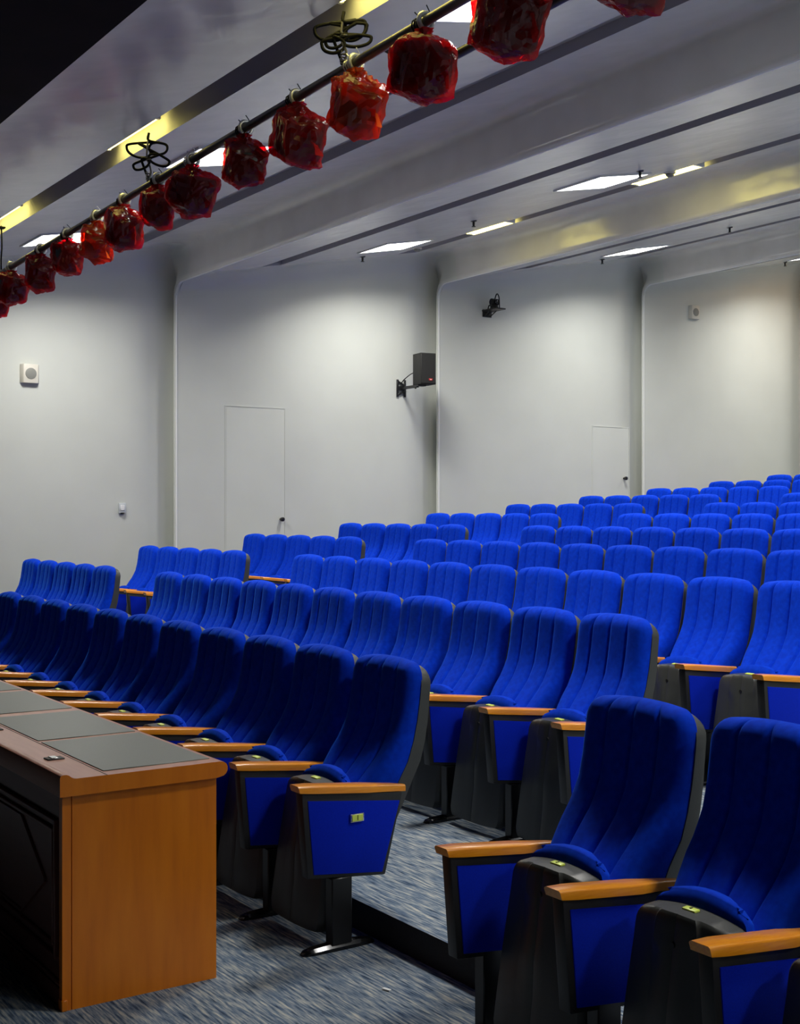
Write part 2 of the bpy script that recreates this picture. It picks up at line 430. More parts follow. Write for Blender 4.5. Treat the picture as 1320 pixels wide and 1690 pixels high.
def detector(v, u, label):
    t = thing('smoke_detector', label, 'smoke detector', (v, u, ceil_z(v)), 'smoke detectors on the ceiling')
    bm = bmesh.new(); add_tube(bm, [(0, 0, .008), (0, 0, -.012), (0, 0, -.02)], [.055, .055, .045], 18); bmobj('base', bm, M_wspk, t, 40)
    bm = bmesh.new(); add_tube(bm, [(0, 0, -.018), (0, 0, -.035), (0, 0, -.05)], [.04, .038, .02], 16); bmobj('sensor', bm, M_grille, t, 40)
detector(8.70, 12.6, 'round smoke detector right next to the square light near the wall')
detector(8.72, 8.5, 'round smoke detector in front of the yellow slot tube')

# ------------------------------------------------------------------ the seat
def interp(pts, z):
    if z <= pts[0][0]: return pts[0][1]
    for (a, p), (b, q) in zip(pts, pts[1:]):
        if z <= b: return p + (q - p) * (z - a) / (b - a)
    return pts[-1][1]
def front_d(z): return interp([(.36, -.01), (.44, .04), (.53, .105), (.61, .176), (.69, .248), (.77, .292), (.85, .310), (.93, .322), (1.0, .331), (1.06, .343)], z)
def back_d(z): return interp([(.36, .165), (.44, .213), (.53, .262), (.61, .303), (.69, .336), (.77, .360), (.85, .374), (.93, .384), (1.0, .391), (1.06, .400)], z)
ZT = 1.048
def half_w(z, w0=.231, rc=.074, zt=ZT):
    w0 -= .0145 * max(0, min(1, (.645 - z) / .055))      # slimmer between the arms
    if z > zt - rc:
        e = min(1, (z - (zt - rc)) / rc); return w0 - rc + rc * math.sqrt(max(0, 1 - e * e)) if e < 1 else w0 - rc
    return w0
def arch(s): return -.010 * abs(s) ** 2.2          # crown of the top edge

def cushion_mesh():
    zs = [.40, .42, .46, .50, .54, .58, .62, .66, .70, .74, .78, .82, .86, .90, .93, .955, .975, .992, 1.007, 1.020, 1.031, 1.039, 1.0445, ZT]
    ss = [-1, -.985, -.955, -.91, -.85, -.76, -.66, -.57, -.545, -.52, -.508, -.5, -.492, -.48, -.455, -.43, -.30, -.2, -.1, -.045, -.02, -.008, 0, .008, .02, .045, .1, .2, .3, .43, .455, .48, .492, .5, .508, .52, .545, .57, .66, .76, .85, .91, .955, .985, 1]
    V = []; F = []
    for z in zs:
        hw = half_w(z)
        for s in ss:
            y = s * hw
            ed = min(hw - abs(y) if z < ZT - .085 else (hw - abs(y)), (ZT - z) * 1.15 + .0001)
            e = min(1, max(0, ed) / .055)
            h = (back_d(z) - front_d(z) - .004) * math.sqrt(max(0, 1 - (1 - e) ** 2))
            low = max(0, min(1, (.86 - z) / .3))
            h += .022 * (abs(s) ** 2) * (1 if e > .5 else e * 2) * (.4 + .6 * low) * max(.15, min(1, (z - .56) / .12)) - .006     # side bolsters
            for g in (-.5, 0, .5):                                                           # stitched grooves
                q = abs(s - g)
                if q < .05: h -= .015 * (1 - q / .05) ** .8 * min(1, e * 1.2)
            h = max(0, h)
            V.append((back_d(z) - h, y, z + (arch(s) if z > .7 else 0) * max(0, min(1, (z - .7) / .3))))
    n = len(ss)
    for i in range(len(zs) - 1):
        for j in range(n - 1):
            a = i * n + j; F.append((a, a + n, a + n + 1, a + 1))
    return V, F

def shell_mesh():
    zs = [.36, .42, .5, .58, .66, .74, .82, .88, .93, .96, .98, 1.0, 1.013, 1.023, 1.030, 1.034]
    V = []; F = []; n = 0; zt = 1.034
    ss = [-1, -.93, -.8, -.5, 0, .5, .8, .93, 1]
    loops = []
    for z in zs:
        hw = half_w(z, .234, .076, zt)
        row = []
        for s in ss:                                   # front side, against the cushion
            row.append((back_d(z) - .004, s * hw, z + (arch(s) if z > .7 else 0) * max(0, min(1, (z - .7) / .3))))
        for s in reversed(ss):                         # rear side
            k = abs(s); d = .052 + .022 * max(0, min(1, (.9 - z) / .35)) - .006 * max(0, k - .8) / .2 - (.004 if k > .99 else 0)
            if z > .98: d -= .020 * ((z - .98) / .054) ** 2
            row.append((back_d(z) + d, s * (hw - (.004 if k > .99 else 0)), z - .003 + (arch(s) if z > .7 else 0) * max(0, min(1, (z - .7) / .3))))
        loops.append(row)
    m = len(loops[0])
    for r_ in loops: V += r_
    for i in range(len(loops) - 1):
        for j in range(m):
            a = i * m + j; b = i * m + (j + 1) % m; F.append((a, b, b + m, a + m))
    F.append(tuple(range(m))); F.append(tuple((len(loops) - 1) * m + j for j in range(m)))
    return V, F

PZ = .012
def pan_outline(z, top=.602):
    t = max(0, min(1, (.5 - z) / .42)); w0 = .187 + .02 * t
    zc = top - .055
    if z > zc:
        e = min(1, (z - zc) / .055); w0 = w0 - .052 + .052 * math.sqrt(max(0, 1 - e ** 2.2))
    if z < .10: w0 -= .02 * ((.10 - z) / .04) ** 2
    return w0
def pan_face(z): return -.078 + .074 * max(0, (z - .06) / .545) ** 1.15
def pan_mesh():
    zs = [.06, .075, .10, .15, .22, .28, .33, .38, .43, .47, .50, .525, .545, .56, .574, .585, .594, .60]
    ss = [-1, -.97, -.9, -.75, -.6, -.47, -.43, -.40, -.2, -.03, 0, .03, .2, .40, .43, .47, .6, .75, .9, .97, 1]
    V = []; F = []; rows = []
    for z in zs:
        hw = pan_outline(z); row = []
        for s in ss:
            k = abs(s); d = pan_face(z) + .022 * k ** 3 + (.012 if k > .96 else 0) + (.02 if k > .99 else 0)
            bw = .42 * (.45 + .55 * max(0, min(1, (z - .22) / .3)))
            if k < bw + .02: d -= .011 * max(0, min(1, (z - .22) / .12)) * min(1, (bw + .02 - k) / .05)
            if k < .02: d += .002
            if z > .585: d += .005 * ((z - .585) / .015) ** 2
            zz = z - .016 * s * s * max(0, min(1, (z - .4) / .2))
            row.append((d, s * hw, zz - PZ))
        for s in reversed(ss):
            zz = z - .016 * s * s * max(0, min(1, (z - .4) / .2))
            row.append((pan_face(z) + .082 - (.01 if abs(s) > .99 else 0), s * hw * .985, zz + .002 * (z > .59) - PZ))
        rows.append(row)
    m = len(rows[0])
    for r_ in rows: V += r_
    for i in range(len(rows) - 1):
        for j in range(m):
            a = i * m + j; b = i * m + (j + 1) % m; F.append((a, b, b + m, a + m))
    F.append(tuple(range(m))); n0 = (len(rows) - 1) * m
    h = len(ss)
    for j in range(h - 1):
        F.append((n0 + j, n0 + j + 1, n0 + m - 2 - j, n0 + m - 1 - j))
    return V, F
def pan_cushion_mesh():
    zs = [.16, .3, .42, .5, .54, .57, .597, .611, .621, .627, .630]
    ss = [-1, -.96, -.88, -.75, -.5, -.2, 0, .2, .5, .75, .88, .96, 1]
    V = []; rows = []; F = []
    for z in zs:
        hw = pan_outline(z - .015) * .93; row = []
        q = max(0, (z - .597) / .033)
        for s in ss: row.append((pan_face(z) + .078 + .028 * q * q * .5 + (.012 if abs(s) > .99 else 0), s * hw, z - .018 * s * s * max(0, min(1, (z - .4) / .2))))
        for s in reversed(ss): row.append((pan_face(z) + .142 - .02 * q * q - .04 * abs(s) ** 4, s * hw, z - .018 * s * s * max(0, min(1, (z - .4) / .2))))
        rows.append(row)
    m = len(rows[0]); h = len(ss)
    for r_ in rows: V += r_
    for i in range(len(rows) - 1):
        for j in range(m):
            a = i * m + j; b = i * m + (j + 1) % m; F.append((a, b, b + m, a + m))
    F.append(tuple(range(m))); n0 = (len(rows) - 1) * m
    for j in range(h - 1): F.append((n0 + j, n0 + j + 1, n0 + m - 2 - j, n0 + m - 1 - j))
    return V, F

def text_mesh(body, size):
    cu = bpy.data.curves.new('digit', 'FONT'); cu.body = body; cu.size = size; cu.align_x = 'CENTER'; cu.align_y = 'CENTER'; cu.extrude = .0006
    o = bpy.data.objects.new('digit', cu); C.objects.link(o)
    me = bpy.data.meshes.new_from_object(o.evaluated_get(bpy.context.evaluated_depsgraph_get()))
    bpy.data.objects.remove(o); return me

HP = .25        # half pitch
FRAME = [(-.178, .603), (.268, .556), (.188, .250), (-.152, .284)]
def shrink(poly, l, t, r, b):
    # inset of the trapezoid, sides given separately
    (x0, z0), (x1, z1), (x2, z2), (x3, z3) = poly
    def lerp(a, q, f): return (a[0] + (q[0] - a[0]) * f, a[1] + (q[1] - a[1]) * f)
    P = [(x0 + l, z0 - t), (x1 - r, z1 - t), (x2 - r, z2 + b), (x3 + l, z3 + b)]
    return P
def arm_parts(root, y):
    bm = bmesh.new(); add_prism(bm, FRAME, 'y', y - .024, y + .024, .006, 2)
    add_box(bm, (.0, y, .5935), (.33, .046, .016), .003, 1, rot=Matrix.Rotation(R(6), 3, 'Y'))
    f = bmobj('side_panel', bm, M_frame, root, 35)
    for s in (-1, 1):
        bm = bmesh.new(); q = shrink(FRAME, .024, .030, .016, .014)
        add_prism(bm, q, 'y', y + s * .020, y + s * .0275, .003, 2)
        bmobj('fabric_panel', bm, M_panel, f, 40)
    # armrest: bar with rounded edges, sinking to the rear
    bm = bmesh.new(); n = 9; rows = []
    for i in range(n):
        t = i / (n - 1); x = -.196 + .482 * t; z = .634 - .050 * t 
        hw = .038 - (.004 if i in (0, n - 1) else 0) - .018 * max(0, min(1, (t - .62) / .2)); th = .028
        sec = [(-hw, -th), (-hw, -.007), (-hw + .002, -.003), (-hw + .007, 0), (hw - .007, 0), (hw - .002, -.003), (hw, -.007), (hw, -th)]
        dx = .006 if i == 0 else 0
        rows.append([bm.verts.new((x + (dx if b < -.02 else 0), y + a, z + b - (.003 if i in (0, n - 1) and b > -.01 else 0))) for a, b in sec])
    for p, q in zip(rows, rows[1:]):
        for k in range(8): bm.faces.new((p[k], p[(k + 1) % 8], q[(k + 1) % 8], q[k]))
    bm.faces.new(rows[0]); bm.faces.new(rows[-1])
    bmobj('armrest', bm, M_arm, root, 45)
    bm = bmesh.new(); add_box(bm, (-.005, y, .145), (.088, .05, .25), .004, 1)
    lg = bmobj('leg', bm, M_metal, root, 40)
    bm = bmesh.new(); rows = []
    for x, h, hw in ((-.165, .006, .012), (-.155, .016, .02), (-.12, .022, .026), (-.05, .026, .028), (.05, .026, .028), (.10, .022, .026), (.135, .014, .02), (.145, .006, .012)):
        rows.append([bm.verts.new((x, y + a, b)) for a, b in ((-hw, 0), (-hw, h * .5), (-hw * .6, h), (hw * .6, h), (hw, h * .5), (hw, 0))])
    for p, q in zip(rows, rows[1:]):
        for k in range(6): bm.faces.new((p[k], p[(k + 1) % 6], q[(k + 1) % 6], q[k]))
    bm.faces.new(rows[0]); bm.faces.new(rows[-1])
    bmobj('foot', bm, M_foot, lg, 40)

def make_seat():
    t = thing('auditorium_seat', '', 'seat')
    V, F = cushion_mesh(); mk('backrest', V, F, M_fab, t, 60)
    V, F = shell_mesh(); sh = mk('back_shell', V, F, M_shell, t, 40)
    bm = bmesh.new(); bm.from_mesh(sh.data); add_tube(bm, [(.20, -.238, .40), (.20, .217, .40)], .014, 8)      # pivot bar between the arms
    add_tube(bm, [(.20, -.16, .40), (back_d(.42) + .02, -.16, .42)], .012, 8); add_tube(bm, [(.20, .16, .40), (back_d(.42) + .02, .16, .42)], .012, 8)
    bm.to_mesh(sh.data); bm.free()
    for p in sh.data.polygons: p.use_smooth = True
    sh.data.set_sharp_from_angle(angle=R(40))
    V, F = pan_mesh(); pan = mk('seat_pan', V, F, M_shell, t, 32)
    V, F = pan_cushion_mesh(); mk('seat_cushion', V, F, M_fab, pan, 50)
    bm = bmesh.new(); add_tube(bm, [(pan_face(.52) + .006, 0, .509), (pan_face(.52) - .0135, 0, .509)], .008, 10); bmobj('keyhole', bm, M_ink, pan, 40)
    bm = bmesh.new(); add_box(bm, (.040, 0, .5905), (.022, .048, .008), .0035, 2, rot=Matrix.Rotation(R(-6), 3, 'Y')); bmobj('number_plate', bm, M_plate, pan, 40)
    arm_parts(t, -HP)
    return t

seat0 = make_seat()
register(seat0)
used = [False]
def place(v, u, z):
    if not used[0]:
        used[0] = True; o = seat0
    else: o = dup(seat0)
    o.location = (v, u, z); return o
ORD = ['first', 'second', 'third', 'fourth', 'fifth', 'sixth', 'seventh', 'eighth', 'ninth', 'tenth', 'eleventh', 'twelfth']
V0 = 2.49
TH = R(33.85)
def px(v, u): 
    return 660 + 2116.4 * (v * math.cos(TH) - u * math.sin(TH)) / (v * math.sin(TH) + u * math.cos(TH))
ends = []
def rowname(r): return 'front' if r == 1 else ORD[r - 1]
for r in range(1, 9):
    v = V0 + TREAD * (r - 1); z = RISE * (r - 1)
    for i in range(11):
        u = 4.366 + .5038 * i
        if px(v + .1, u + .35) > 1335: continue
        o = place(v, u, z); o['group'] = 'seats of the middle block'
        if r == 1 and i == 0: o['label'] = 'blue aisle end seat of the front row with number plate 1 on its side panel'
        elif i == 0: o['label'] = 'blue flip-up seat at the aisle end of the %s row, middle block' % rowname(r)
        elif r == 1: o['label'] = 'blue flip-up seat, %s from the aisle in the front row behind the desk' % ORD[i]
        else: o['label'] = 'blue flip-up seat, %s from the %s end of the %s row, middle block' % (ORD[10 - i], 'wall side', rowname(r))
        if i == 10:
            ends.append(o)
            if r > 1: o['label'] = 'blue flip-up seat at the wall side end of the %s row, middle block' % rowname(r)
for r in range(2, 12):
    v = V0 + TREAD * (r - 1); z = RISE * (r - 1)
    for i in range(5):
        u = 10.80 + .5 * i
        if px(v + .1, u + .35) > 1335: continue
        o = place(v, u, z); o['group'] = 'seats of the block by the side wall'
        if i == 0: o['label'] = 'blue flip-up seat at the aisle end of the %s row, block by the wall' % rowname(r)
        elif i == 4: ends.append(o); o['label'] = 'blue flip-up seat against the side wall in the %s row' % rowname(r)
        else: o['label'] = 'blue flip-up seat, %s from the aisle in the %s row, block by the wall' % (ORD[i], rowname(r))
for k in range(3):
    o = place(V0, 2.925 - .535 * k, 0); o['group'] = 'front row seats right of the aisle'
    o['label'] = ('large near blue seat right of the aisle with armrests on both sides, plate 2',
                  'large near blue seat cut by the right picture edge, plate 4',
                  'seat at the lower right corner, only its black folded pan showing')[k]
    for c in kids(o):                                  # the arms sit a little lower in this block
        n_ = c.name.split('.')[0]
        if n_ in ('armrest', 'side_panel'): c.location.z = -.026
        if n_ == 'seat_pan': c.location.z = -.010
    if k == 2: o.location.y = 1.872
    if k == 0: right0 = o
    if k == 1: right1 = o
# the far arm of each row end
bpy.context.view_layer.update()
tmp = bpy.data.objects.new('arm_source', None); C.objects.link(tmp)
arm_parts(tmp, HP - .005)
src = [(c, kids(c)) for c in kids(tmp)]
for e in ends:
    for c, gs in src:
        q = c.copy(); C.objects.link(q); q.parent = e
        for g in gs:
            d = g.copy(); C.objects.link(d); d.parent = q
for c, gs in src:
    for g in gs: bpy.data.objects.remove(g)
    bpy.data.objects.remove(c)
bpy.data.objects.remove(tmp)
tmp = bpy.data.objects.new('arm_source', None); C.objects.link(tmp)
arm_parts(tmp, HP + .02)
for c in kids(tmp):
    c.parent = right0
    if not c.name.startswith('leg'): c.location.z = -.026
bpy.data.objects.remove(tmp)
# digits on the near plates, and the plate on the end panel
def child_named(o, nm): return [c for c in kids(o) if c.name.split('.')[0] == nm]
for o, d in ((right0, '2'), (right1, '4')):
    p = child_named(o, 'seat_pan')[0]
    me = text_mesh(d, .017); me.materials.append(M_ink)
    q = bpy.data.objects.new('plate_digit', me); C.objects.link(q); q.parent = p
    q.location = (.0395, 0, .5955); q.rotation_euler = (0, R(-6), R(-90))
sp = child_named(seat0, 'side_panel')[0]
bm = bmesh.new(); add_box(bm, (.055, -HP - .031, .487), (.060, .010, .032), .003, 2); pl = bmobj('plate_holder', bm, M_chrome, sp, 40)
bm = bmesh.new(); add_box(bm, (.055, -HP - .0355, .487), (.048, .006, .025), .002, 1); bmobj('end_plate', bm, M_plate, sp, 40)['label'] = 'yellow green number plate'
me = text_mesh('1', .027); me.materials.append(M_ink)
q = bpy.data.objects.new('plate_digit', me); C.objects.link(q); q.parent = sp
q.location = (.055, -HP - .039, .487); q.rotation_euler = (R(90), 0, 0)

# ------------------------------------------------------------------ the desk
D0, D1, DE, DF = 1.436, 1.968, 4.093, 9.30      # front, back, near end, far end
t = thing('conference_desk', 'long wooden desk with grey leather inlays in front of the first seat row', 'desk', (0, 0, 0))
bm = bmesh.new(); add_box(bm, ((D0 + D1) / 2 + .008, DE + .014, .355), (D1 - D0 - .0125, .028, .71), .0, 1)
add_box(bm, (D0 - .004, DE + .014, .355), (.03, .0282, .71), .0, 1); add_box(bm, (D0 - .012, DE + .012, .018), (.02, .034, .036), .002, 1)
e = bmobj('end_panel', bm, M_desk, t, 40); e['label'] = 'orange brown veneered end panel'
bm = bmesh.new(); add_box(bm, ((D0 + D1) / 2, DF, .355), (D1 - D0, .028, .71), .002, 1); bmobj('end_panel', bm, M_desk, t, 40)
# front with raised and fielded panels
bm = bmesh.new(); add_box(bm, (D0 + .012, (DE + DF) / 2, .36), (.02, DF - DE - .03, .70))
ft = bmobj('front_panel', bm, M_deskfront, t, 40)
y = DE + .10
while y + 1.2 < DF:
    a, b = y, y + 1.32
    bm = bmesh.new(); z0, z1 = .15, .60
    for off, dz, hh in ((0, .0, .010), (.035, .0, .006)):
        aa, bb, q0, q1 = a + off, b - off, z0 + off, z1 - off
        for (c, s) in (((D0 - hh / 2, (aa + bb) / 2, q1), (hh + .008, bb - aa + .014, .014)), ((D0 - hh / 2, (aa + bb) / 2, q0), (hh + .008, bb - aa + .014, .014)),
                       ((D0 - hh / 2, aa, (q0 + q1) / 2), (hh + .008, .014, q1 - q0)), ((D0 - hh / 2, bb, (q0 + q1) / 2), (hh + .008, .014, q1 - q0))):
            add_box(bm, c, s, .003, 1)
    m_ = (a + b) / 2; cz = .375                                   # lozenge
    L = [(a + .12, cz), (a + .38, z1 - .055), (b - .38, z1 - .055), (b - .12, cz), (b - .38, z0 + .055), (a + .38, z0 + .055)]
    for (p, q_) in zip(L, L[1:] + L[:1]):
        add_tube(bm, [(D0 + .0, p[0], p[1]), (D0 + .0, q_[0], q_[1])], .007, 6)
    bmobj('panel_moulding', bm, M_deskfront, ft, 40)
    y += 1.42
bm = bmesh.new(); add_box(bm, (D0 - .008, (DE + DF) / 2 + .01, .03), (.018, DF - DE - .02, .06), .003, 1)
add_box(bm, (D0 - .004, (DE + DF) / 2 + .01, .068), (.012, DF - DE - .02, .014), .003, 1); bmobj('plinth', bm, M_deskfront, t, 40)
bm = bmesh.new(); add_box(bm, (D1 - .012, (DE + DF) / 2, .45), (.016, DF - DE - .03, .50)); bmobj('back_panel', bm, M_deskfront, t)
# worktop: raised front lip, flat, rounded rear edge
TY = DE - .022
prof = [(1.402, .705), (1.402, .768), (1.405, .774), (1.411, .777), (1.424, .777), (1.432, .774), (1.440, .767), (1.448, .763), (1.456, .7615),
        (1.975, .7615), (1.988, .759), (1.998, .752), (2.003, .742), (2.003, .730), (1.998, .719), (1.988, .711), (1.975, .708), (1.96, .705)]
bm = bmesh.new(); add_prism(bm, prof, 'y', TY, DF + .03)
for f in bm.faces:
    c = f.calc_center_median(); f.normal_update()
    f.material_index = 1 if (abs(c.y - TY) < .001 or abs(c.y - DF - .03) < .001) else 0
top = bmobj('desktop', bm, [M_desktop, M_desk], t, 30)
edges = [4.135, 4.775, 4.815, 5.455, 5.545, 6.195, 6.265, 6.905, 6.975, 7.615, 7.685, 8.325, 8.395, 9.035]
for a, b in zip(edges[::2], edges[1::2]):
    bm = bmesh.new(); add_box(bm, (1.768, (a + b) / 2, .7622), (.392, b - a, .004), .0015, 1); bmobj('leather_inlay', bm, M_pad, top, 40)
bm = bmesh.new()
add_box(bm, (1.562, (TY + DF) / 2, .7617), (.003, DF - TY, .0014)); bmobj('inlay_groove', bm, M_ink, top)
for y in (4.44, 5.16, 5.90, 6.60, 7.3, 8.0):
    bm = bmesh.new(); add_box(bm, (1.508, y, .763), (.062, .05, .006), .002, 1); g = bmobj('cable_grommet', bm, M_ink, top, 40)
    bm = bmesh.new(); add_box(bm, (1.506, y + .002, .7665), (.026, .044, .004), .0015, 1); bmobj('grommet_flap', bm, M_chrome, g, 40)

bm = bmesh.new(); add_box(bm, (0, 0, .003), (.012, .03, .004), 0, rot=Matrix.Rotation(R(20), 3, 'Z'))
o = bmobj('paper_scrap', bm, M_paper); o.location = (2.40, 3.66, .001); tag(o, 'tiny scrap of white paper lying on the aisle carpet', 'paper scrap')

# ------------------------------------------------------------------ lighting pipe with wrapped lamps
PV = 3.35
def pipe_z(u): return 3.872 - .0225 * (u - 4.6)
t = thing('lighting_pipe', 'double steel lighting pipe hung under the ceiling, carrying wrapped stage lamps', 'lighting pipe', (PV, 7, pipe_z(7)))
bm = bmesh.new(); add_tube(bm, [(0, u - 7, pipe_z(u) - pipe_z(7)) for u in (1.0, 3, 5, 7, 9, 11, 13.3)], .024, 16); bmobj('upper_pipe', bm, M_pipe, t, 40)
bm = bmesh.new(); add_tube(bm, [(.26, u - 7, pipe_z(u) - pipe_z(7) - .062) for u in (1.0, 3, 4, 5, 6.6)], .024, 16); bmobj('lower_pipe', bm, M_metal, t, 40)
for u in (3.1, 5.16, 6.2):
    bm = bmesh.new(); add_tube(bm, [(.01, u - 7, pipe_z(u) - pipe_z(7)), (.26, u - 7, pipe_z(u) - pipe_z(7) - .062)], .012, 8); bmobj('link_bar', bm, M_metal, t, 40)
for u in (2.0, 12.9):
    bm = bmesh.new(); add_tube(bm, [(0, u - 7, pipe_z(u) - pipe_z(7)), (0, u - 7, ceil_z(PV) - pipe_z(7) + .02)], .003, 6); bmobj('hanger_wire', bm, M_cable, t)

BAGS = [(3.47, .40, 0), (4.19, .345, 0), (4.80, .345, 0), (5.385, .36, 1), (5.97, .35, 0), (6.60, .325, 0), (7.30, .335, 0), (7.83, .30, 0),
        (8.41, .33, 0), (8.94, .315, 1), (9.56, .30, 0), (10.20, .32, 0), (10.95, .31, 0), (11.40, .34, 0)]
BL = ['red bag wrapped stage lamp barely showing at the top edge of the photo', 'dark red bag wrapped stage lamp cut by the top edge of the photo',
      'red bag wrapped stage lamp with a ragged flap beside the double pipe', 'bright orange lit bag wrapped stage lamp right under the large cable coil',
      'brown red bag wrapped stage lamp just left of the bright orange one', 'dark red bag wrapped stage lamp left of the brown red one, under black ties',
      'dark bag wrapped stage lamp with pink red rim over the glowing ceiling light', 'dark red bag wrapped stage lamp just right of the small cable coil wire',
      'orange red bag wrapped stage lamp just left of the small cable coil wire', 'slim orange lit bag wrapped stage lamp, under a twisted yellow tie',
      'brown red bag wrapped stage lamp before the far glowing ceiling light', 'dark red bag wrapped stage lamp, third from the left photo edge',
      'brown bag wrapped stage lamp, second from the left photo edge', 'red bag wrapped stage lamp cut off by the left photo edge']
def bag(idx, u, H, kind):
    rnd = random.Random(40 + idx)
    zt = pipe_z(u)
    t = thing('wrapped_stage_lamp', BL[idx], 'stage lamp', (PV, u, zt), 'plastic wrapped lamps on the pipe')
    s = H / .34
    # points of the wrapped lamp: gathered neck, boxy body, sagging lower corner
    pts = []
    for k in range(7):
        a = 2 * math.pi * k / 7; pts.append((.035 * math.cos(a), .045 * math.sin(a), -.062))
    yaw = R(rnd.uniform(-18, 18)); til = R(24 + rnd.uniform(-7, 7))
    bx, by, bz = .11 * s, .115 * s, .105 * s
    for sx in (-1, 1):
        for sy in (-1, 1):
            for sz in (-1, 1):
                p = Vector((sx * bx, sy * by, sz * bz)) * rnd.uniform(.93, 1.07)
                p = Matrix.Rotation(yaw, 3, 'Z') @ Matrix.Rotation(til, 3, 'X') @ Matrix.Rotation(R(rnd.uniform(-10, 10)), 3, 'Y') @ p
                pts.append((p.x, p.y, p.z - H * .60))
    pts.append((rnd.uniform(-.03, .03), rnd.uniform(.0, .05), -H * 1.08)); pts.append((0, -bx * 1.5, -H * rnd.uniform(.62, .78))); pts.append((0, bx * 1.35, -H * rnd.uniform(.5, .62)))
    bm = bmesh.new()
    for p in pts: bm.verts.new(p)
    r = bmesh.ops.convex_hull(bm, input=bm.verts)
    bmesh.ops.delete(bm, geom=[v for v in bm.verts if not v.link_faces], context='VERTS')
    bmesh.ops.triangulate(bm, faces=bm.faces)
    for it in range(2): bmesh.ops.subdivide_edges(bm, edges=[e for e in bm.edges if e.calc_length() > .035], cuts=1, use_grid_fill=True)
    bmesh.ops.triangulate(bm, faces=bm.faces)
    bmesh.ops.subdivide_edges(bm, edges=[e for e in bm.edges if e.calc_length() > .02], cuts=1, use_grid_fill=True)
    bmesh.ops.triangulate(bm, faces=bm.faces)
    bmesh.ops.smooth_vert(bm, verts=bm.verts, factor=.35, use_axis_x=True, use_axis_y=True, use_axis_z=True)
    bm.normal_update()
    off = Vector((idx * 3.1, idx * 1.7, 0)); new = {}
    for v in bm.verts:
        c = v.co
        n1 = noise.noise(c * 10 + off); n2 = 1 - abs(noise.noise(c * 26 + off)) * 2.4
        az = math.atan2(c.y, c.x); up = max(0, min(1, (c.z + H * .55) / (H * .5)))
        pleat = math.sin(az * 9 + 3 * n1) * .010 * up * (1 if c.z < -.05 else .4)
        new[v] = c + v.normal * (.020 * n1 + .010 * n2 + pleat)
    for v, c in new.items(): v.co = c
    bo = bmobj('plastic_bag', bm, M_bag2 if kind else M_bag, t, 14)
    # gathered collar and a loose flap of film
    bm = bmesh.new(); rows = []
    for zz, rr in ((-.055, .05), (-.032, .026), (-.015, .03), (-.003, .042)):
        rows.append([bm.verts.new(((rr + .008 * math.sin(k * 2.4 + idx)) * math.cos(2 * math.pi * k / 16), (rr + .008 * math.sin(k * 2.4 + idx)) * 1.25 * math.sin(2 * math.pi * k / 16), zz - .035)) for k in range(16)])
    for p, q_ in zip(rows, rows[1:]):
        for k in range(16): bm.faces.new((p[k], p[(k + 1) % 16], q_[(k + 1) % 16], q_[k]))
    base = Vector((.02, -.12 * s, -H * .62)); g = []
    for i in range(6):
        a = base + Vector((.02 * math.sin(i * 1.7), .0, -.035 * i + .06)); b = a + Vector((.03 * math.sin(i * 2.1 + idx), -.045 - .025 * math.sin(i * 2.9 + idx), -.012 * (i % 2)))
        g.append((bm.verts.new(a), bm.verts.new((a + b) / 2 + Vector((.012 * math.cos(i * 2), 0, 0))), bm.verts.new(b)))
    for p, q_ in zip(g, g[1:]):
        bm.faces.new((p[0], q_[0], q_[1], p[1])); bm.faces.new((p[1], q_[1], q_[2], p[2]))
    bmobj('bag_collar', bm, M_bag2 if kind else M_bag, bo, 60)
    # the dark lamp inside
    bm = bmesh.new(); sh = .92 if not kind else .80; cz = -H * .60
    for p in pts[7:]: bm.verts.new((p[0] * sh, p[1] * sh, cz + (p[2] - cz) * sh + .008))
    bmesh.ops.convex_hull(bm, input=bm.verts)
    bmesh.ops.delete(bm, geom=[v for v in bm.verts if not v.link_faces], context='VERTS')
    bmesh.ops.bevel(bm, geom=list(bm.edges), offset=.014, segments=2, profile=.5, affect='EDGES')
    add_tube(bm, [(0, 0, -.032), (0, 0, -H * .5)], .012, 8)
    bmobj('lamp_housing', bm, M_lamp, t, 40)
    # hook clamp over the pipe
    bm = bmesh.new(); yo = -.01 + rnd.uniform(-.02, .02)
    arc = [(.038 * math.cos(a), yo, .038 * math.sin(a)) for a in [R(-60 + 300 * k / 14) for k in range(15)]]
    add_tube(bm, arc, .011, 8); add_tube(bm, [(0, yo, -.036), (0, yo, -.08)], .009, 8)
    add_tube(bm, [(.034, yo + .025, -.01), (.02, yo + .045, -.09)], .005, 6)
    bmobj('hook_clamp', bm, M_clamp, t, 50)
    bm = bmesh.new(); tie = []
    for k in range(26):
        a = k * .8; tie.append((.032 * math.cos(a) , yo + .05 + .0025 * k - .03, .032 * math.sin(a)))
    add_tube(bm, tie, .004, 5); add_tube(bm, [tie[-1], (.01, yo + .075, .05), (.0, yo + .09, .07)], .003, 5); add_tube(bm, [tie[0], (.02, yo, .05), (-.01, yo - .02, .065)], .003, 5)
    bmobj('tie_wire', bm, M_cable if idx % 3 else M_clamp, t, 50)
for i, (u, H, k) in enumerate(BAGS): bag(i, u, H, k)

